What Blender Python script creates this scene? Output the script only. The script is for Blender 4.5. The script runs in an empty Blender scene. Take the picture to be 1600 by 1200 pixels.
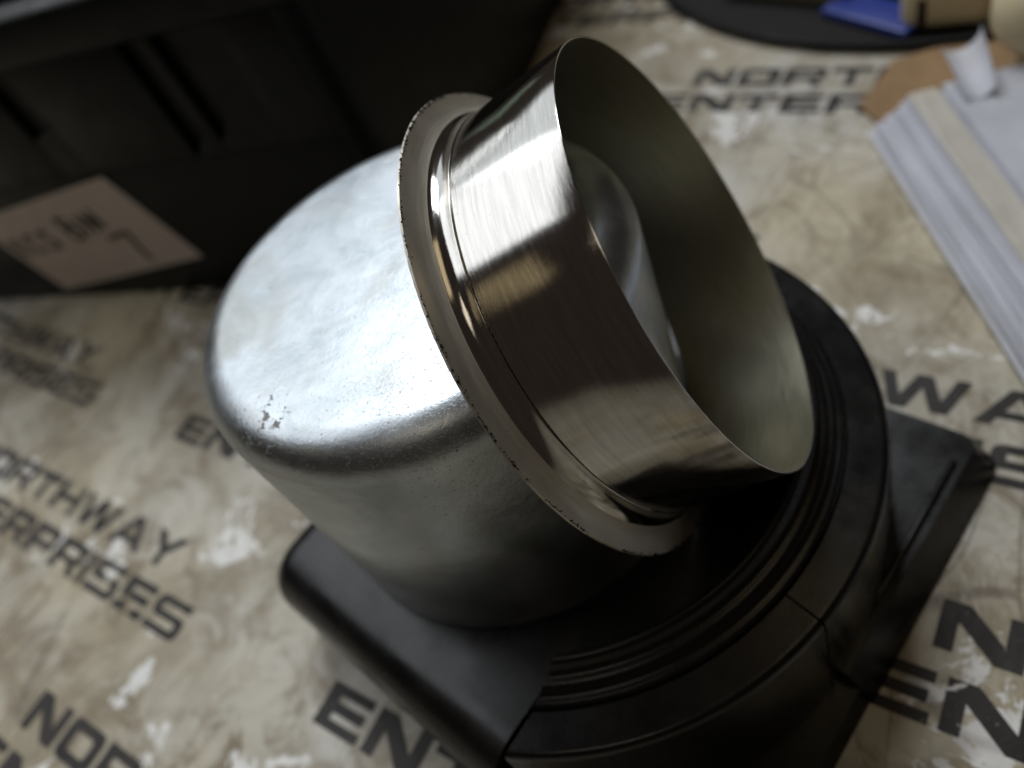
import bpy, bmesh, math, random
from mathutils import Vector, Matrix
random.seed(7)
S = 0.001                                   # everything below is written in millimetres
scene = bpy.context.scene
col = scene.collection

# ------------------------------------------------------------------ camera
cam_d = bpy.data.cameras.new('camera'); cam = bpy.data.objects.new('camera', cam_d); col.objects.link(cam)
scene.camera = cam
RIGHT = Vector((0.826916, 0.459952, -0.323502)); DOWN = Vector((0.191418, -0.771178, -0.607161)); FWD = Vector((-0.528742, 0.440147, -0.725743))
mw = Matrix((RIGHT, -DOWN, -FWD)).transposed().to_4x4()
mw.translation = Vector((87.946, -63.920, 161.291)) * S
cam.matrix_world = mw
cam_d.sensor_width = 36; cam_d.lens = 36 * 1222.2 / 1600
cam_d.clip_start = 0.005; cam_d.clip_end = 20
cam_d.dof.use_dof = True; cam_d.dof.focus_distance = 0.103; cam_d.dof.aperture_fstop = 11.2; cam_d.dof.aperture_blades = 0

# ------------------------------------------------------------------ world and lamps
world = bpy.data.worlds.new('World'); scene.world = world; world.use_nodes = True
bg = world.node_tree.nodes['Background']; bg.inputs[0].default_value = (0.92, 0.72, 0.60, 1); bg.inputs[1].default_value = 0.034

def area(name, az, el, dist, w, h, power, colr, target=(20, 0, 60)):
    d = bpy.data.lights.new(name, 'AREA'); d.shape = 'RECTANGLE'; d.size = w; d.size_y = h; d.energy = power; d.color = colr
    o = bpy.data.objects.new(name, d); col.objects.link(o)
    a, e = math.radians(az), math.radians(el)
    v = Vector((math.cos(a) * math.cos(e), math.sin(a) * math.cos(e), math.sin(e)))
    t = Vector(target) * S
    o.location = t + v * dist
    o.rotation_euler = (-v).to_track_quat('-Z', 'Y').to_euler()
    return o
area('window_light', 188, 46, 1.0, 0.70, 0.58, 2.8, (0.92, 0.96, 1.0))
area('side_window_light', 152, 40, 1.0, 0.50, 0.46, 0.95, (0.88, 0.95, 1.0))
area('low_window_light', 158, 23, 1.2, 0.30, 0.035, 0.16, (0.92, 0.97, 1.0))
area('added_green_strip', 141, 9, 1.5, 0.28, 0.06, 0.018, (0.72, 1.0, 0.78))  # added dim green strip, gives the teal reflection along the sleeve top
area('skylight', 128, 55, 1.3, 0.5, 0.35, 10.0, (0.92, 0.96, 1.0))
area('added_overhead_fill', 40, 70, 1.5, 0.6, 0.4, 0.7, (1.0, 0.80, 0.50))  # added warm overhead fill, brightens the mat without showing in the sleeve
area('added_rear_fill', -80, 63, 1.5, 0.5, 0.3, 0.7, (1.0, 0.88, 0.70))  # added fill behind the camera, lifts the bin front and its label
area('warm_lamp', -128, 37, 1.2, 0.30, 0.16, 0.05, (1.0, 0.80, 0.45))

vs = scene.view_settings; vs.view_transform = 'Standard'; vs.look = 'None'; vs.exposure = 0; vs.gamma = 1
scene.render.engine = 'CYCLES'

# ------------------------------------------------------------------ helpers
def tag(o, label=None, cat=None, group=None, kind=None):
    if label: o['label'] = label
    if cat: o['category'] = cat
    if group: o['group'] = group
    if kind: o['kind'] = kind
    return o

def link(name, me, mat, parent=None):
    o = bpy.data.objects.new(name, me); col.objects.link(o)
    if mat is not None and not me.materials: me.materials.append(mat)
    if parent: o.parent = parent
    return o

def bm_obj(name, bm, mat, parent=None, smooth=35):
    bmesh.ops.recalc_face_normals(bm, faces=bm.faces)
    me = bpy.data.meshes.new(name); bm.to_mesh(me); bm.free()
    if smooth:
        for p in me.polygons: p.use_smooth = True
        try: me.set_sharp_from_angle(angle=math.radians(smooth))
        except Exception: pass
    return link(name, me, mat, parent)

def empty(name, loc=(0, 0, 0), rz=0):
    o = bpy.data.objects.new(name, None); col.objects.link(o); o.empty_display_size = 0.01
    o.location = Vector(loc) * S; o.rotation_euler = (0, 0, rz)
    return o

def lathe(profile, segs=128, a0=None, a1=None, closed=False, jitter=None):
    """profile: (r, z) in mm; full turn, or a wedge a0..a1 (degrees) with capped ends when closed."""
    bm = bmesh.new(); full = a0 is None
    n = segs if full else segs + 1
    rings = []
    for i in range(n):
        t = 2 * math.pi * i / segs if full else math.radians(a0 + (a1 - a0) * i / segs)
        ring = []
        for k, (r, z) in enumerate(profile):
            rr = r + (jitter(i, k) if jitter else 0)
            ring.append(bm.verts.new((rr * math.cos(t) * S, rr * math.sin(t) * S, z * S)))
        rings.append(ring)
    m = len(profile)
    for i in range(n if full else n - 1):
        A, B = rings[i], rings[(i + 1) % n]
        for k in range(m if closed else m - 1):
            q = (k + 1) % m
            if profile[k][0] == 0 and profile[q][0] == 0: continue
            bm.faces.new((A[k], B[k], B[q], A[q]))
    if not full and closed:
        bm.faces.new(rings[0]); bm.faces.new(rings[-1][::-1])
    bmesh.ops.remove_doubles(bm, verts=bm.verts, dist=1e-7)
    return bm

def arc(cx, cz, r, t0, t1, n):
    return [(cx + r * math.cos(math.radians(t0 + (t1 - t0) * i / n)), cz + r * math.sin(math.radians(t0 + (t1 - t0) * i / n))) for i in range(n + 1)]

def box(x0, x1, y0, y1, z0, z1):
    bm = bmesh.new()
    bmesh.ops.create_cube(bm, size=1)
    for v in bm.verts:
        v.co = Vector(((x0 if v.co.x < 0 else x1) * S, (y0 if v.co.y < 0 else y1) * S, (z0 if v.co.z < 0 else z1) * S))
    return bm

def bevel(bm, r, segs=3, pick=None):
    es = [e for e in bm.edges if (pick is None or pick([v.co / S for v in e.verts])) and len(e.link_faces) == 2 and e.calc_face_angle() > 0.3]
    bmesh.ops.bevel(bm, geom=es, offset=r * S, segments=segs, profile=0.5, affect='EDGES', clamp_overlap=True)
    return bm

def prism(poly, z0, z1):
    bm = bmesh.new()
    a = [bm.verts.new((x * S, y * S, z0 * S)) for x, y in poly]; b = [bm.verts.new((x * S, y * S, z1 * S)) for x, y in poly]
    bm.faces.new(a[::-1]); bm.faces.new(b)
    for i in range(len(poly)):
        j = (i + 1) % len(poly); bm.faces.new((a[i], a[j], b[j], b[i]))
    return bm

def cut(bm, co, no, ymax=1e6):
    fs = [f for f in bm.faces if f.calc_center_median().y < ymax * S]
    es_ = list({e for f in fs for e in f.edges}); vs_ = list({v for f in fs for v in f.verts})
    r = bmesh.ops.bisect_plane(bm, geom=vs_ + es_ + fs, plane_co=Vector(co) * S, plane_no=Vector(no), clear_inner=True, dist=1e-7)
    es = [g for g in r['geom_cut'] if isinstance(g, bmesh.types.BMEdge)]
    bmesh.ops.edgeloop_fill(bm, edges=es)
    return bm

# ------------------------------------------------------------------ materials
class NT:
    def __init__(s, name):
        s.m = bpy.data.materials.new(name); s.m.use_nodes = True; s.t = s.m.node_tree
        s.b = s.t.nodes['Principled BSDF']; s.out = s.t.nodes['Material Output']
        s.coord = s.n('ShaderNodeTexCoord'); s.geo = s.n('ShaderNodeNewGeometry'); s.vec = s.coord.outputs['Object']
    def n(s, ty, **kw):
        nd = s.t.nodes.new(ty)
        for k, v in kw.items(): setattr(nd, k, v)
        return nd
    def l(s, a, b): s.t.links.new(a, b)
    def src(s, i, v):
        if hasattr(v, 'is_linked') or hasattr(v, 'links'): s.l(v, i)
        else: i.default_value = v
    def noise(s, scale, detail=4, rough=0.55, dist=0.0, vec=None, ty='3D'):
        nd = s.n('ShaderNodeTexNoise'); nd.inputs['Scale'].default_value = scale; nd.inputs['Detail'].default_value = detail
        nd.inputs['Roughness'].default_value = rough; nd.inputs['Distortion'].default_value = dist
        s.l(vec if vec is not None else s.vec, nd.inputs['Vector'])
        return nd.outputs['Fac']
    def ramp(s, fac, stops):
        nd = s.n('ShaderNodeValToRGB'); s.src(nd.inputs['Fac'], fac); e = nd.color_ramp.elements
        while len(e) < len(stops): e.new(0.5)
        for k, (p, c) in enumerate(stops):
            e[k].position = p; e[k].color = (c, c, c, 1) if isinstance(c, (int, float)) else (*c, 1)
        return nd.outputs['Color']
    def mix(s, fac, a, b, blend='MIX'):
        nd = s.n('ShaderNodeMix', data_type='RGBA', blend_type=blend)
        s.src(nd.inputs[0], fac)
        for i, v in ((6, a), (7, b)):
            if isinstance(v, tuple): nd.inputs[i].default_value = (*v, 1)
            else: s.src(nd.inputs[i], v)
        return nd.outputs[2]
    def math(s, op, a, b=0.0):
        nd = s.n('ShaderNodeMath', operation=op); s.src(nd.inputs[0], a); s.src(nd.inputs[1], b); return nd.outputs[0]
    def mapping(s, scale, rot=(0, 0, 0), vec=None):
        nd = s.n('ShaderNodeMapping'); nd.inputs['Scale'].default_value = scale; nd.inputs['Rotation'].default_value = rot
        s.l(vec if vec is not None else s.vec, nd.inputs['Vector']); return nd.outputs['Vector']
    def bump(s, h, strength=0.3, dist=0.0002, normal=None):
        nd = s.n('ShaderNodeBump'); nd.inputs['Strength'].default_value = strength; nd.inputs['Distance'].default_value = dist
        s.l(h, nd.inputs['Height'])
        if normal is not None: s.l(normal, nd.inputs['Normal'])
        s.l(nd.outputs['Normal'], s.b.inputs['Normal']); return nd.outputs['Normal']
    def set(s, **kw):
        for k, v in kw.items():
            i = s.b.inputs[k.replace('_', ' ')]
            if isinstance(v, tuple): i.default_value = (*v, 1)
            else: s.src(i, v)
        return s.m

def plain(name, colr, rough=0.5, spec=0.5, grain=200, amt=0.12, bump=0.15, bdist=0.0002):
    k = NT(name); n = k.noise(grain, 5)
    c = k.mix(k.ramp(n, [(0.3, 0.0), (0.7, 1.0)]), tuple(x * (1 - amt) for x in colr), tuple(min(1, x * (1 + amt)) for x in colr))
    k.set(Base_Color=c, Roughness=k.ramp(k.noise(grain * 0.4, 3), [(0.3, max(0.02, rough - 0.07)), (0.7, rough + 0.07)]))
    k.b.inputs['Specular IOR Level'].default_value = spec
    if bump: k.bump(n, bump, bdist)
    return k.m

# bench mat: dirty off-white vinyl with brown stains, torn white spots and scratches
def mat_nodes(k):
    mp = k.n('ShaderNodeMapping'); mp.inputs['Location'].default_value = (0.31, 0.12, 0); k.l(k.geo.outputs['Position'], mp.inputs['Vector'])
    k.vec = obj = mp.outputs['Vector']
    base = k.mix(k.ramp(k.noise(11, 3, 0.5), [(0.38, 0.0), (0.62, 1.0)]), (0.46, 0.405, 0.285), (0.50, 0.49, 0.455))
    blot = k.ramp(k.noise(26, 6, 0.66, 0.8), [(0.42, 0.0), (0.62, 1.0)])
    c = k.mix(k.math('MULTIPLY', blot, 0.85), base, (0.26, 0.22, 0.145))
    stain = k.ramp(k.noise(48, 6, 0.66, 1.2), [(0.50, 0.0), (0.66, 1.0)])
    c = k.mix(k.math('MULTIPLY', stain, 0.85), c, (0.17, 0.125, 0.065))
    rim = k.ramp(k.noise(30, 4, 0.6, 1.6), [(0.47, 0.0), (0.495, 1.0), (0.52, 0.0)])
    c = k.mix(k.math('MULTIPLY', rim, 0.35), c, (0.25, 0.18, 0.09))
    worn = k.ramp(k.noise(38, 7, 0.66, 0.5), [(0.605, 0.0), (0.625, 1.0)])
    c = k.mix(k.math('MULTIPLY', worn, 0.9), c, (0.76, 0.755, 0.73))
    speck = k.ramp(k.noise(420, 3, 0.6), [(0.66, 0.0), (0.74, 1.0)])
    c = k.mix(k.math('MULTIPLY', speck, 0.5), c, (0.12, 0.09, 0.05))
    warp = k.n('ShaderNodeVectorMath', operation='ADD'); k.l(obj, warp.inputs[0])
    nn = k.n('ShaderNodeTexNoise'); nn.inputs['Scale'].default_value = 14; k.l(obj, nn.inputs['Vector'])
    sc = k.n('ShaderNodeVectorMath', operation='SCALE'); k.l(nn.outputs['Color'], sc.inputs[0]); sc.inputs['Scale'].default_value = 0.03
    k.l(sc.outputs[0], warp.inputs[1])
    scr = None
    for rot, scl in ((0.5, 55), (1.9, 40)):
        v = k.n('ShaderNodeTexVoronoi', feature='DISTANCE_TO_EDGE'); v.inputs['Scale'].default_value = scl
        k.l(k.mapping((1, 0.25, 1), (0, 0, rot), warp.outputs[0]), v.inputs['Vector'])
        ln = k.ramp(v.outputs['Distance'], [(0.006, 1.0), (0.02, 0.0)])
        scr = ln if scr is None else k.math('MAXIMUM', scr, ln)
    patch = k.ramp(k.noise(9, 2), [(0.45, 0.0), (0.6, 1.0)])
    c = k.mix(k.math('MULTIPLY', k.math('MULTIPLY', scr, patch), 0.75), c, (0.13, 0.10, 0.07))
    h = k.math('ADD', k.noise(30, 5, 0.6, 0.8), k.math('MULTIPLY', k.noise(160, 4), 0.25))
    return c, h, worn
k = NT('dirty_vinyl'); c, h, worn = mat_nodes(k)
k.set(Base_Color=c, Roughness=k.ramp(k.noise(20, 4), [(0.3, 0.38), (0.7, 0.6)])); k.bump(h, 0.7, 0.0018); MAT_VINYL = k.m
k = NT('worn_ink'); c, h, worn = mat_nodes(k)
ink = k.mix(k.ramp(k.noise(60, 4), [(0.35, 0.0), (0.65, 1.0)]), (0.014, 0.012, 0.011), (0.034, 0.029, 0.026))
wear = k.ramp(k.noise(75, 7, 0.7, 0.4), [(0.635, 0.0), (0.655, 1.0)])
wear = k.math('MAXIMUM', wear, k.ramp(k.noise(900, 4, 0.6), [(0.66, 0.0), (0.72, 0.7)]))
k.set(Base_Color=k.mix(wear, ink, c), Roughness=0.55); k.b.inputs['Specular IOR Level'].default_value = 0.3; k.bump(h, 0.45, 0.0015); MAT_INK = k.m

# zinc-plated pressed cup
k = NT('zinc_plated_steel')
cl = k.ramp(k.noise(95, 6, 0.65, 0.6), [(0.32, 0.0), (0.68, 1.0)])
c = k.mix(cl, (0.345, 0.38, 0.405), (0.49, 0.52, 0.545))
pit = k.ramp(k.noise(1700, 4, 0.6), [(0.67, 0.0), (0.73, 1.0)])
pit2 = k.math('MULTIPLY', k.ramp(k.noise(700, 6, 0.72), [(0.60, 0.0), (0.66, 1.0)]), k.ramp(k.noise(45, 4), [(0.57, 0.0), (0.68, 1.0)]))
dv = k.n('ShaderNodeVectorMath', operation='DISTANCE'); k.l(k.vec, dv.inputs[0]); dv.inputs[1].default_value = (-0.003, -0.0345, 0.086)
near = k.ramp(dv.outputs['Value'], [(0.0, 1.0), (0.008, 0.0)])
dv2 = k.n('ShaderNodeVectorMath', operation='DISTANCE'); k.l(k.vec, dv2.inputs[0]); dv2.inputs[1].default_value = (0.026, -0.026, 0.086)
near2 = k.ramp(dv2.outputs['Value'], [(0.0, 1.0), (0.026, 0.0)])
cor = k.ramp(k.math('ADD', k.noise(520, 6, 0.7), k.math('MULTIPLY', near, 0.19)), [(0.665, 0.0), (0.71, 1.0)])
grit = k.ramp(k.math('ADD', k.noise(2000, 5, 0.72), k.math('MULTIPLY', near2, 0.045)), [(0.625, 0.0), (0.71, 1.0)])
dirt = k.math('MAXIMUM', k.math('MAXIMUM', k.math('MULTIPLY', pit, 0.7), pit2), k.math('MAXIMUM', cor, k.math('MULTIPLY', grit, 0.6)))
c = k.mix(dirt, c, (0.19, 0.19, 0.175))
tint = k.ramp(k.noise(45, 4, 0.6, 1.0), [(0.5, 0.0), (0.72, 1.0)])
c = k.mix(k.math('MULTIPLY', tint, 0.65), c, (0.27, 0.26, 0.22))
rg = k.math('ADD', k.ramp(k.noise(60, 6, 0.65), [(0.3, 0.27), (0.7, 0.42)]), k.math('MULTIPLY', dirt, 0.25))
k.set(Base_Color=c, Metallic=k.math('SUBTRACT', 1.0, k.math('MULTIPLY', dirt, 0.5)), Roughness=rg)
hb = k.math('ADD', k.math('MULTIPLY', k.noise(1500, 3, 0.6), 0.6), k.math('SUBTRACT', k.noise(240, 5, 0.6), dirt))
k.bump(hb, 0.3, 0.00022); MAT_ZINC = k.m

# brushed stainless: fine scratches round the circumference (object z is the sleeve axis)
def brushed(name, lo, hi, r0, r1, bstr, grime, metal=1.0):
    k = NT(name)
    sep = k.n('ShaderNodeSeparateXYZ'); k.l(k.coord.outputs['Object'], sep.inputs[0])
    ang = k.math('ARCTAN2', sep.outputs[1], sep.outputs[0])
    cmb = k.n('ShaderNodeCombineXYZ'); k.l(k.math('MULTIPLY', ang, 0.0012), cmb.inputs[0]); k.l(sep.outputs[2], cmb.inputs[1])
    st = k.noise(5200, 5, 0.7, 0.0, cmb.outputs[0])
    cmb2 = k.n('ShaderNodeCombineXYZ'); k.l(k.math('MULTIPLY', ang, 0.003), cmb2.inputs[0]); k.l(sep.outputs[2], cmb2.inputs[1])
    st2 = k.noise(1300, 4, 0.6, 0.2, cmb2.outputs[0])
    c = k.mix(k.ramp(st2, [(0.3, 0.0), (0.7, 1.0)]), lo, hi)
    sp = k.ramp(k.noise(2600, 3, 0.6), [(0.69, 0.0), (0.74, 1.0)])
    c = k.mix(k.math('MULTIPLY', sp, grime), c, (0.06, 0.045, 0.035))
    k.set(Base_Color=c, Metallic=metal, Roughness=k.ramp(st, [(0.3, r0), (0.7, r1)]), Anisotropic=0.3)
    tan = k.n('ShaderNodeTangent', direction_type='RADIAL', axis='Z'); k.l(tan.outputs[0], k.b.inputs['Tangent'])
    k.bump(k.math('ADD', st, k.math('MULTIPLY', st2, 0.7)), bstr, 0.00006)
    return k.m
MAT_SLEEVE = brushed('brushed_stainless', (0.40, 0.385, 0.36), (0.52, 0.505, 0.48), 0.05, 0.13, 0.16, 0.8)
MAT_SLEEVE_IN = brushed('dull_stainless', (0.38, 0.36, 0.27), (0.48, 0.46, 0.36), 0.27, 0.42, 0.2, 0.5)
MAT_FLANGE = brushed('worn_stainless', (0.46, 0.43, 0.36), (0.58, 0.55, 0.48), 0.30, 0.48, 0.25, 0.9, 0.65)
MAT_GRIME = plain('black_grime', (0.012, 0.010, 0.009), 0.7, 0.3)

# black plastics
k = NT('black_moulded_plastic')
n1 = k.noise(70, 6, 0.65); n2 = k.noise(2600, 2, 0.5)
c = k.mix(k.ramp(n1, [(0.4, 0.0), (0.75, 1.0)]), (0.0035, 0.0035, 0.004), (0.008, 0.007, 0.006))
dust = k.math('MULTIPLY', k.ramp(k.noise(1900, 3, 0.6), [(0.66, 0.0), (0.72, 1.0)]), k.ramp(k.noise(60, 3), [(0.45, 0.0), (0.65, 0.35)]))
c = k.mix(dust, c, (0.10, 0.095, 0.085))
k.set(Base_Color=c, Roughness=k.ramp(k.noise(120, 5, 0.65), [(0.3, 0.20), (0.7, 0.34)])); k.b.inputs['Specular IOR Level'].default_value = 0.36; k.bump(k.math('ADD', k.math('MULTIPLY', n2, 0.5), n1), 0.10, 0.0003); MAT_BLACK = k.m
MAT_BIN = plain('dark_bin_plastic', (0.004, 0.005, 0.0047), 0.42, 0.18, 300, 0.2, 0.08)
MAT_TRAY = plain('black_tray_plastic', (0.008, 0.007, 0.007), 0.6, 0.2)
MAT_LABEL = plain('label_paper', (0.90, 0.80, 0.72), 0.8, 0.2, 150, 0.04)
MAT_PEN = plain('pen_ink', (0.03, 0.022, 0.025), 0.6, 0.2)
MAT_PAPER = plain('white_paper', (0.80, 0.81, 0.86), 0.6, 0.35, 60, 0.06, 0.3, 0.0008)
MAT_PAPER2 = plain('grey_paper', (0.66, 0.67, 0.72), 0.6, 0.35, 60, 0.08, 0.3, 0.0008)
MAT_CREAM = plain('cream_card', (0.80, 0.76, 0.69), 0.6, 0.3, 80, 0.06)
MAT_TAN = plain('brown_card', (0.26, 0.165, 0.085), 0.75, 0.2, 90, 0.15)
MAT_BLUE = plain('blue_plastic', (0.022, 0.04, 0.22), 0.4, 0.5)
MAT_NAVY = plain('navy_cloth', (0.016, 0.02, 0.06), 0.8, 0.2)
MAT_YELLOW = plain('pale_olive_card', (0.26, 0.24, 0.12), 0.6, 0.3)
MAT_IVORY = plain('ivory_plastic', (0.56, 0.48, 0.31), 0.35, 0.5, 60, 0.08)
MAT_DARK = plain('dark_slot', (0.02, 0.015, 0.01), 0.7, 0.2)

# ------------------------------------------------------------------ bench mat with printed logos
bm = bmesh.new(); bmesh.ops.create_grid(bm, x_segments=60, y_segments=60, size=0.9)
mat_o = bm_obj('bench_mat', bm, MAT_VINYL); tag(mat_o, 'dirty off-white vinyl bench mat printed with black lettering', 'mat', kind='structure')

s_, t_ = 0.34, 0.26     # stroke widths
def rr(x0, y0, x1, y1, r, n=4):
    p = []
    for cx, cy, a in ((x1 - r, y1 - r, 0), (x0 + r, y1 - r, 90), (x0 + r, y0 + r, 180), (x1 - r, y0 + r, 270)):
        p += [(cx + r * math.cos(math.radians(a + 90 * i / n)), cy + r * math.sin(math.radians(a + 90 * i / n))) for i in range(n + 1)]
    return p
GL = {   # glyph: width, outlines (extended square-shouldered capitals, 1 high)
 'N': (1.42, [[(0, 0), (0, 1), (.46, 1), (1.10, .40), (1.10, 1), (1.42, 1), (1.42, 0), (.98, 0), (.32, .62), (.32, 0)]]),
 'O': (1.40, [rr(0, 0, 1.40, 1, .22), rr(s_, t_, 1.40 - s_, 1 - t_, .10)]),
 'R': (1.36, [[(0, 0), (0, 1), (1.16, 1), (1.30, .93), (1.34, .82), (1.34, .53), (1.28, .40), (1.12, .34), (1.36, 0), (1.04, 0), (.80, .33), (s_, .33), (s_, 0)], rr(s_, .53, 1.07, 1 - t_ + .02, .06)]),
 'T': (1.26, [[(.50, 0), (.50, 1 - t_), (0, 1 - t_), (0, 1), (1.26, 1), (1.26, 1 - t_), (.77, 1 - t_), (.77, 0)]]),
 'H': (1.38, [[(0, 0), (0, 1), (s_, 1), (s_, .62), (1.11, .62), (1.11, 1), (1.38, 1), (1.38, 0), (1.11, 0), (1.11, .40), (s_, .40), (s_, 0)]]),
 'W': (1.86, [[(.34, 0), (0, 1), (.29, 1), (.50, .34), (.76, 1), (1.08, 1), (1.35, .34), (1.57, 1), (1.86, 1), (1.52, 0), (1.18, 0), (.92, .64), (.67, 0)]]),
 'A': (1.52, [[(0, 0), (.58, 1), (.94, 1), (1.52, 0), (1.22, 0), (1.11, .20), (.42, .20), (.31, 0)], [(.53, .39), (1.00, .39), (.765, .80)]]),
 'Y': (1.44, [[(.585, 0), (.585, .40), (0, 1), (.36, 1), (.72, .62), (1.09, 1), (1.44, 1), (.855, .40), (.855, 0)]]),
 'E': (1.24, [[(0, 0), (0, 1), (1.22, 1), (1.22, .77), (s_, .77), (s_, .62), (1.16, .62), (1.16, .38), (s_, .38), (s_, .23), (1.24, .23), (1.24, 0)]]),
 'P': (1.32, [[(0, 0), (0, 1), (1.14, 1), (1.28, .93), (1.32, .82), (1.32, .50), (1.28, .38), (1.14, .31), (s_, .31), (s_, 0)], rr(s_, .51, 1.05, 1 - t_ + .02, .06)]),
 'I': (.27, [[(0, 0), (0, 1), (.27, 1), (.27, 0)]]),
 'S': (1.34, [[(0, 0), (0, .21), (1.06, .21), (1.06, .40), (.20, .40), (.05, .46), (0, .58), (0, .82), (.05, .94), (.20, 1), (1.30, 1), (1.30, .79), (.27, .79), (.27, .61), (1.14, .61), (1.29, .55), (1.34, .43), (1.34, .18), (1.29, .06), (1.14, 0)]]),
}
def logo_mesh():
    cu = bpy.data.curves.new('logo_curve', 'CURVE'); cu.dimensions = '2D'; cu.fill_mode = 'BOTH'
    def word(w, x, y, hgt, wid):
        for ch in w:
            gw, outs = GL[ch]
            for o in outs:
                sp = cu.splines.new('POLY'); sp.points.add(len(o) - 1); sp.use_cyclic_u = True
                for p, (px, py) in zip(sp.points, o):
                    p.co = ((x + px * wid) * S, (y + py * hgt) * S, 0, 1)
            x += (gw + .16) * wid
        return x
    word('NORTHWAY', 11, -10.0, 10.0, 10.2)
    word('ENTERPRISES', 0, -24.6, 10.0, 10.6)
    tmp = bpy.data.objects.new('logo_tmp', cu); col.objects.link(tmp)
    dg = bpy.context.evaluated_depsgraph_get()
    me = bpy.data.meshes.new_from_object(tmp.evaluated_get(dg)); me.name = 'printed_logo'
    bpy.data.objects.remove(tmp); bpy.data.curves.remove(cu)
    return me
lm = logo_mesh(); lm.materials.clear(); lm.materials.append(MAT_INK)
LOGOS = []
for kx in range(-2, 3):
    for (y, x0) in ((-92, -121), (-41, -29), (9, 74), (61.5, -27), (118, 72), (184, -40), (243, -145)):
        LOGOS.append((x0 + 211 * kx, y))
for (x, y) in LOGOS:
    if not (-420 < x < 220): continue
    o = link('printed_logo', lm, None, mat_o); o.location = (x * S, y * S, 0.15 * S); o.rotation_euler = (0, 0, random.uniform(-.012, .012))

# ------------------------------------------------------------------ black stepped housing
HX, HY, HR = 12.0, 3.5, math.radians(-11)
hous = empty('black_housing', (HX, HY, 0), HR)
tag(hous, 'black moulded plastic housing with stepped round collar carrying the steel cup', 'housing')
b = box(-47, 26.5, -60, 50, 0, 27.4)
bevel(b, 10.5, 10, lambda v: all(abs(p.y + 60) < .01 and abs(p.z - 27.4) < .01 for p in v))
bevel(b, 7, 6, lambda v: all(abs(p.x + 47) < .01 for p in v) and (min(p.z for p in v) > 1 or abs(v[0].z - v[1].z) > 1))
bm_obj('block', b, MAT_BLACK, hous, 40)
fl = lathe([(0, 21), (48.5, 21), (48.5, 27.4), (0, 27.4)], 96); cut(fl, (26.52, 0, 0), (1, 0, 0)); bm_obj('seat_floor', fl, MAT_BLACK, hous)
def chaikin(p, n=2):
    for _ in range(n):
        q_ = [p[0]]
        for a, b in zip(p, p[1:]):
            q_ += [(a[0] * .75 + b[0] * .25, a[1] * .75 + b[1] * .25), (a[0] * .25 + b[0] * .75, a[1] * .25 + b[1] * .75)]
        p = q_ + [p[-1]]
    return p
lip = [(47.6, 4)] + chaikin([(47.6, 36), (47.6, 40.2), (49.2, 40.4), (50.3, 37.9), (52.2, 37.7), (53.2, 36.2), (55.0, 36.1), (55.0, 33)], 3) + [(55.0, 4)]
lb = lathe(lip, 200, -80, 122, closed=True); cut(lb, (30.8, 0, 0), (1, 0, 0), 0); bm_obj('collar_lip', lb, MAT_BLACK, hous, 30)
rim = [(55.02, 4), (55.02, 34.9)] + chaikin([(55.4, 35.2), (59.5, 34.7), (62.3, 34.4), (62.4, 31), (62.6, 26)], 3) + [(62.9, 4)]
for a0, a1 in ((-80, -8.1), (-7.75, 122)):
    rb = lathe(rim, 110, a0, a1, closed=True); cut(rb, (30.8, 0, 0), (1, 0, 0), 0); bm_obj('collar_rim', rb, MAT_BLACK, hous, 30)
# square base plate with sloping side, and the lower foot in front of it
def plate(top, bot, z0, z1, r):
    bm = bmesh.new()
    A = [bm.verts.new((x * S, y * S, z0 * S)) for x, y in bot]; B = [bm.verts.new((x * S, y * S, z1 * S)) for x, y in top]
    bm.faces.new(A[::-1]); bm.faces.new(B)
    for i in range(len(A)):
        j = (i + 1) % len(A); bm.faces.new((A[i], A[j], B[j], B[i]))
    return bevel(bm, r, 4)
def rcorner(x0, x1, y0, y1, r):
    c = [(x1 - r, y1 - r, 0)]
    p = [(x0, y0), (x1, y0)] + [(x1 - r + r * math.cos(math.radians(a)), y1 - r + r * math.sin(math.radians(a))) for a in (0, 30, 60, 90)] + [(x0, y1)]
    return p
bm_obj('base_plate', plate(rcorner(27, 64.0, -6, 51.0, 3), rcorner(27, 68.5, -6, 54, 5), 0.3, 8, .9), MAT_BLACK, hous, 40)
rb_ = box(61.2, 62.6, -5, 44, 7.8, 8.9); bevel(rb_, .5, 3); bm_obj('rib', rb_, MAT_BLACK, hous)
bm_obj('foot', plate([(27, -61), (66.2, -61), (66.2, -6.3), (27, -6.3)], [(27, -62), (68, -62), (68, -6.3), (27, -6.3)], 0.3, 4.2, .8), MAT_BLACK, hous, 40)

# ------------------------------------------------------------------ steel cup, closed end up
R = 39.5; rho = 6.9; T = 86.1; Z0 = 27.4; th = 1.4
out = [(0, T)] + [(r, T) for r in (6, 12, 18, 24)] + arc(R - rho, T - rho, rho, 90, 0, 16) + [(R, T - 30), (R, Z0 + .6), (R - .5, Z0), (R - th, Z0)]
inn = [(R - th, T - rho)] + arc(R - rho, T - rho, rho - th, 0, 90, 10)[1:] + [(0, T - th)]
cup = bm_obj('steel_cup', lathe(out + inn, 160), MAT_ZINC, None, 50)
tag(cup, 'upturned zinc-plated steel cup with rounded closed end standing in the black housing', 'cup')

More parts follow.
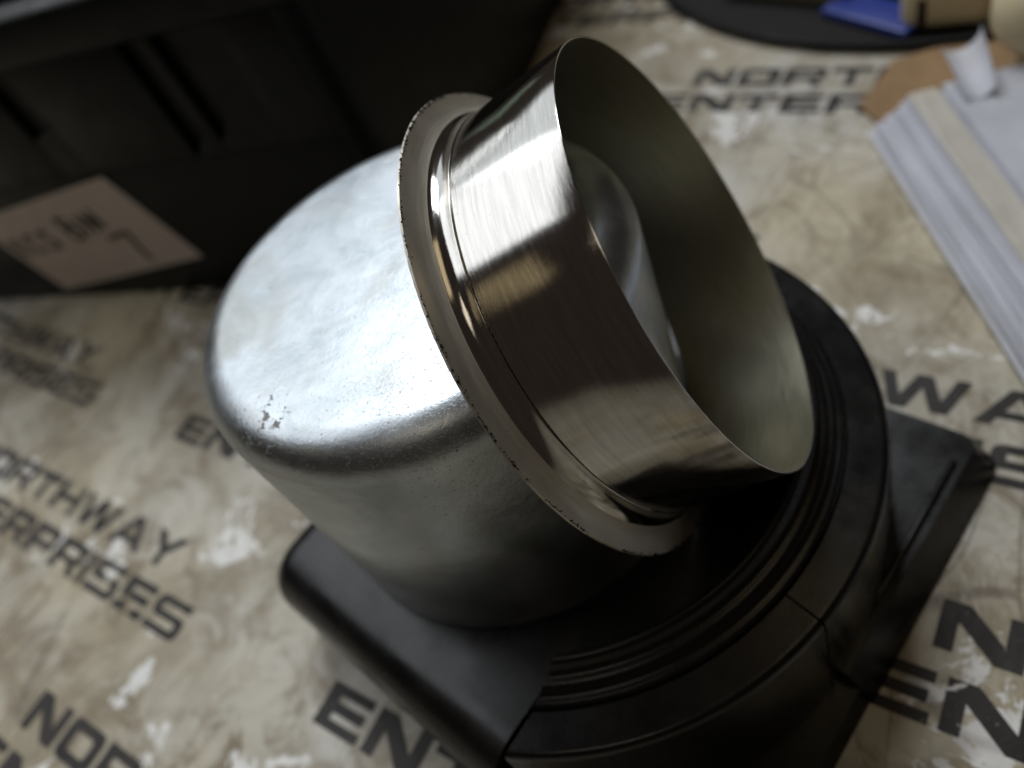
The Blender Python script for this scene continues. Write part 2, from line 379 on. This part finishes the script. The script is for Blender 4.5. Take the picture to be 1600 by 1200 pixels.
# ------------------------------------------------------------------ thin wear sleeve leaning over the cup edge
ax = Vector((0.83193768, 0.4086079, 0.37539216)).normalized()
fc = Vector((24.056, 10.527, -21.244 + 88.0))
sl = empty('wear_sleeve'); q = ax.to_track_quat('Z', 'Y'); sl.rotation_mode = 'QUATERNION'; sl.rotation_quaternion = q; sl.location = fc * S
tag(sl, 'thin brushed stainless ring with flanged rim leaning over the edge of the cup', 'sleeve')
LS, RS = 23.42, 37.0
wall_o = [(RS, LS - .06), (RS, 4.85)]
wob = [random.uniform(-1, 1) for _ in range(64)]
bm_obj('sleeve_wall', lathe([(RS - .16, LS)] + [(RS - .03, LS), (RS, LS - .08), (RS, 14), (RS, 4.95), (RS - .28, 4.88), (RS - .28, 4.70)], 220), MAT_SLEEVE, sl, 40)
bm_obj('inner_face', lathe([(RS - .28, 0.0), (RS - .28, 12), (RS - .28, LS - .05), (RS - .16, LS)], 200), MAT_SLEEVE_IN, sl, 40)
shf = lambda h_: (RS + .08 + 2.52 * (1 - (h_ - .6) / 4) ** 3.2, h_)
bm_obj('shoulder', lathe([(RS - .28, 4.70), (RS + .02, 4.66), (RS + .08, 4.58)] + [shf(4.4 - 2.9 * i / 14) for i in range(15)], 220), MAT_SLEEVE, sl, 60)
jag = lambda i, kk: 0.035 * random.uniform(-1, 1) + .03 * math.sin(i * .21) if kk in (10, 11) else 0
bm_obj('flange', lathe([shf(1.5 - .9 * i / 8) for i in range(9)] + [(RS + 4.2, .45), (42.30, .34), (42.42, 0.02), (42.2, -.05), (RS - .28, 0.0)], 330, jitter=jag), MAT_FLANGE, sl, 40)
# grime clinging to the flange edge and face
g = bmesh.new()
def chip(p, size):
    vs_ = [g.verts.new(Vector(p) * S + Vector((random.uniform(-1, 1), random.uniform(-1, 1), random.uniform(-.6, .8))) * size * S) for _ in range(6)]
    try: bmesh.ops.convex_hull(g, input=vs_)
    except Exception: pass
for i in range(2600):
    a = random.gauss(0, 1); t = random.uniform(0, 2 * math.pi)
    if math.sin(t * 5 + 1) + math.sin(t * 17) + .8 * math.sin(t * 41) < random.uniform(-1.6, 1.9): continue
    r_ = 42.45 - abs(random.gauss(0, .28)); chip((r_ * math.cos(t), r_ * math.sin(t), .36), random.uniform(.08, .34) * random.random() ** .4)
for i in range(110):
    t = random.uniform(0, 2 * math.pi); r_ = random.uniform(39.8, 42.2); chip((r_ * math.cos(t), r_ * math.sin(t), .42), random.uniform(.04, .13))
go = bm_obj('grime', g, MAT_GRIME, sl, 0); go['kind'] = 'stuff'

# ------------------------------------------------------------------ dark storage bin with paper label
brot = math.atan2(.23, .973)
bino = empty('storage_bin', (-77, 69, 0), brot)       # local +x runs right along the front, front face is y=0, bin lies in -x, +y
tag(bino, 'dark plastic storage bin with ribbed front and a paper label', 'bin')
# front wall as panels with slots between the ribs (z 60-96)
def bx(name, x0, x1, y0, y1, z0, z1, r=1.0, m=MAT_BIN, par=bino):
    b_ = box(x0, x1, y0, y1, z0, z1)
    if r: bevel(b_, r, 3)
    return bm_obj(name, b_, m, par, 40)
bx('front_wall', -270, -8, 3, 7, 0, 108, 0)
bx('front_panel', -270, -8, 0, 3.01, 0, 58, 1.2)
# rib pads between dark slots, upper front
for x0, x1 in ((-27.5, -8), (-54, -50.5), (-112, -63.5), (-180, -125), (-270, -193)):
    bx('front_rib', x0, x1, 0.0, 3.02, 57, 96.5, .8)
# tapered lower ends of the slots
for pts in (((-54, 57), (-63.6, 57), (-54, 66)), ((-50.6, 57), (-27.4, 57), (-27.4, 82), (-50.6, 61)), ((-112, 57), (-125.1, 57), (-125.1, 72), (-112, 76))):
    p_ = bmesh.new()
    A = [p_.verts.new((x * S, 0.3 * S, z * S)) for x, z in pts]; B = [p_.verts.new((x * S, 3.03 * S, z * S)) for x, z in pts]
    p_.faces.new(A); p_.faces.new(B[::-1])
    for i in range(len(A)): j = (i + 1) % len(A); p_.faces.new((A[i], A[j], B[j], B[i]))
    bm_obj('slot_gusset', p_, MAT_BIN, bino, 0)
cp = lathe([(0, 0), (8, 0), (8, 97), (0, 97)], 40, -90, 0, closed=False)
co = bm_obj('corner_post', cp, MAT_BIN, bino, 40); co.location = (-8 * S, 8 * S, 0)
bx('side_wall', -4, 0, 8, 230, 0, 108, 0)
bx('back_wall', -270, 0, 230, 234, 0, 108, 0)
bx('left_wall', -274, -270, 0, 234, 0, 108, 0)
bx('bin_floor', -270, -4, 7, 230, 0.4, 3.5, 0)
for nm, a in (('rim', (-277, 4, -4, 9, 96.4, 111.5)), ('rim', (-6, 4, 9.05, 236, 96.4, 111.5)), ('rim', (-277, 4, 228, 240, 96.3, 111.4))):
    bx(nm, *a, 3.0)
# label: 88 x 41 mm, stuck on crooked
lab_r = Vector((88, 0, 12)).normalized(); lab_u = Vector((-14, 0, 39)).normalized(); lab_o = Vector((-182, -.25, 5))
def lab(u, v, d=0.0): return (lab_o + lab_r * u + lab_u * v + Vector((0, -d, 0))) * S
lb_ = bmesh.new(); nx, nz = 12, 6; grid = [[lb_.verts.new(lab(89 * i / nx, 41.5 * j / nz, .12 + .5 * (i / nx) ** 4 * (j / nz) ** 3)) for i in range(nx + 1)] for j in range(nz + 1)]
for j in range(nz):
    for i in range(nx): lb_.faces.new((grid[j][i], grid[j][i + 1], grid[j + 1][i + 1], grid[j + 1][i]))
bmesh.ops.solidify(lb_, geom=lb_.faces[:], thickness=0.12 * S)
label = bm_obj('paper_label', lb_, MAT_LABEL, bino, 30); label['label'] = 'crooked off-white paper label with handwriting'
pen = bmesh.new()
def stroke(pts, w=1.6):
    P = []
    for i in range(len(pts) - 1):
        for t in range(5): P.append(Vector(pts[i]).lerp(Vector(pts[i + 1]), t / 5))
    P.append(Vector(pts[-1])); Lr = []
    for i, p in enumerate(P):
        d = (P[min(i + 1, len(P) - 1)] - P[max(i - 1, 0)]).normalized(); n_ = Vector((-d.y, d.x)) * w / 2
        dd = .62 if p.x > 50 else .42
        Lr.append((pen.verts.new(lab(p.x + n_.x, p.y + n_.y, dd)), pen.verts.new(lab(p.x - n_.x, p.y - n_.y, dd))))
    for a_, b_ in zip(Lr, Lr[1:]): pen.faces.new((a_[0], a_[1], b_[1], b_[0]))
def tl(x, y, s, pts): stroke([(x + px * s, y + py * s) for px, py in pts])
# K C S
tl(5, 20, 9, [(0, 0), (.05, 1)]); tl(5, 20, 9, [(.6, 1), (.08, .5), (.65, 0)])
tl(15, 20, 9, [(.7, .85), (.4, 1), (.08, .75), (.0, .4), (.25, .05), (.7, .1)])
tl(25, 20, 9, [(.7, .9), (.35, 1), (.1, .78), (.4, .52), (.68, .28), (.35, 0), (0, .12)])
# B I N
tl(42, 21, 11, [(.05, 0), (.1, 1)]); tl(42, 21, 11, [(.1, 1), (.55, .9), (.55, .65), (.12, .52), (.62, .40), (.6, .08), (.05, 0)])
tl(53, 22, 10, [(.05, 0), (.12, .85)]); tl(58, 22, 10, [(0, 0), (.06, .9), (.5, .05), (.62, 1)])
# 7
tl(58, 4.5, 14, [(0, .95), (.45, 1.0), (.85, 1.02), (.62, .5), (.5, 0)])
bm_obj('handwriting', pen, MAT_PEN, label, 0)

# ------------------------------------------------------------------ papers at the right
def sheet(name, A, a, b, la, lb_, z, thick, m, label, wav=.4, dz=0.0, grp=None, holes=None):
    A = Vector((*A, 0)); a = Vector((*a, 0)).normalized(); b = Vector((*b, 0)).normalized()
    s_bm = bmesh.new(); n, mm = 28, 14; ph = random.uniform(0, 6)
    gr = [[s_bm.verts.new((A + a * la * i / n + b * lb_ * j / mm + Vector((0, 0, z + dz * j / mm + wav * (.5 + .5 * math.sin(i * .45 + ph + j * .3))))) * S) for i in range(n + 1)] for j in range(mm + 1)]
    for j in range(mm):
        for i in range(n):
            if holes and (i, j) in holes: continue
            s_bm.faces.new((gr[j][i], gr[j][i + 1], gr[j + 1][i + 1], gr[j + 1][i]))
    bmesh.ops.solidify(s_bm, geom=s_bm.faces[:], thickness=thick * S)
    return tag(bm_obj(name, s_bm, m, None, 40), label, 'paper', grp)
card = bm_obj('cardboard_piece', prism([(32, 161), (36, 184), (70, 205), (190, 185), (160, 80), (58, 130)], 0.3, 1.7), MAT_TAN, None, 0)
tag(card, 'flat brown cardboard piece under the stack of papers', 'cardboard')
a_, b_ = (.53, -.85), (.90, .43)
G = 'papers stacked on the mat'
sheet('paper_packet', (37.5, 147), a_, b_, 190, 130, 1.9, 1.3, MAT_PAPER, 'thick white paper packet lying lowest in the stack on the cardboard', .25, 0)
for i in range(7):
    f_ = i / 6
    sheet('paper_sheet', (39.0 + 7.0 * f_ + random.uniform(-.5, .5), 148.2 + 5.4 * f_ + random.uniform(-.4, .4)), (.53 + random.uniform(-.018, .014), -.85), (.90, .43 + random.uniform(-.03, .03)), 190, 124,
          3.6 + 5.0 * f_, .35, MAT_PAPER if i % 3 else MAT_PAPER2, 'thin %s sheet fanned out in the paper stack under the cream card strip' % ('white' if i % 3 else 'greyish'), .45, 0, G)
sheet('card_strip', (46.5, 155), (.515, -.857), (.90, .43), 190, 7.5, 9.4, .9, MAT_CREAM, 'long cream card strip lying along the edge of the paper stack', .2, 0)
top = sheet('top_sheet', (54.5, 159.5), (.515, -.857), (.90, .43), 190, 110, 9.6, .5, MAT_PAPER, 'top white sheet with a punched hole and curled corner', .3, 0.6, None, holes={(5, 2)})
cr = bmesh.new(); axd = Vector((.45, -.89, 0)).normalized(); sd = Vector((.89, .45, 0)); rows = []
for i in range(13):
    w = i / 12; row = []
    for j in range(13):
        t = math.radians(-75 + 175 * j / 12); rad = 5.6 - 1.6 * w
        p = Vector((56.5, 169.0, 12.4)) + axd * (w * 19) + sd * (math.sin(t) * rad) + Vector((0, 0, 1)) * (rad * (1 - math.cos(t)) - 2.2 + 4 * (1 - w))
        row.append(cr.verts.new(p * S))
    rows.append(row)
for A_, B_ in zip(rows, rows[1:]):
    for j in range(12): cr.faces.new((A_[j], A_[j + 1], B_[j + 1], B_[j]))
bmesh.ops.solidify(cr, geom=cr.faces[:], thickness=.25 * S)
cro = bm_obj('curled_corner', cr, MAT_PAPER, top, 60)

# ------------------------------------------------------------------ black dish with plastic parts, top right
dish = bm_obj('round_dish', lathe([(0, .4), (129, .4), (131, 1.2), (131.5, 3.6), (130.5, 4.2), (129.2, 3.6), (128.4, 2.2), (0, 2.0)], 160), MAT_TRAY, None, 50)
dish.location = (33 * S, 322 * S, 0); tag(dish, 'shallow round black dish holding loose plastic parts', 'dish')
def thing_box(name, x0, x1, y0, y1, z0, z1, r, m, label, cat, rz=0.0, cx=0, cy=0):
    b1 = box(x0, x1, y0, y1, z0, z1); bevel(b1, r, 4)
    o = bm_obj(name, b1, m, None, 40); o.location = (cx * S, cy * S, 0); o.rotation_euler = (0, 0, rz)
    return tag(o, label, cat)
thing_box('blue_box', 0, 36, 0, 14, 2.1, 5.5, 1.0, MAT_BLUE, 'flat bright blue plastic box lying in the black dish', 'box', -.50, 6, 211)
thing_box('navy_pouch', 0, 42, 0, 40, 2.1, 18, 5, MAT_NAVY, 'dark navy pouch lying behind the blue box in the dish', 'pouch', -.44, 14, 224)
thing_box('olive_carton', -36, 14, 0, 30, 2.1, 16, 1.0, MAT_YELLOW, 'pale olive carton lying in the dish beside the navy pouch', 'carton', -.25, -2, 221)
f1 = empty('ivory_bracket', (49, 206, 2.1), .08); tag(f1, 'ivory plastic bracket with dark slot lying in the dish', 'bracket')
b1 = box(-15, 13, -8, 22, 0, 17); bevel(b1, 5, 5); bm_obj('bracket_body', b1, MAT_IVORY, f1, 40)
b1 = box(-9.6, -7, -8.25, -7.5, 3, 12); bm_obj('slot', b1, MAT_DARK, f1, 0)
f2 = empty('ivory_bottle', (77, 180, 1.9)); tag(f2, 'ivory plastic bottle with rounded top and narrow foot beside the papers', 'bottle')
bm_obj('foot', lathe([(0, 0), (6.5, 0), (7.5, 1), (7.2, 6), (8.5, 9)], 48), MAT_IVORY, f2)
bm_obj('rounded_top', lathe([(8.5, 9), (12, 10.5), (14.5, 15), (14.5, 22), (12, 28), (7, 31.5), (0, 32.5)], 48), MAT_IVORY, f2)
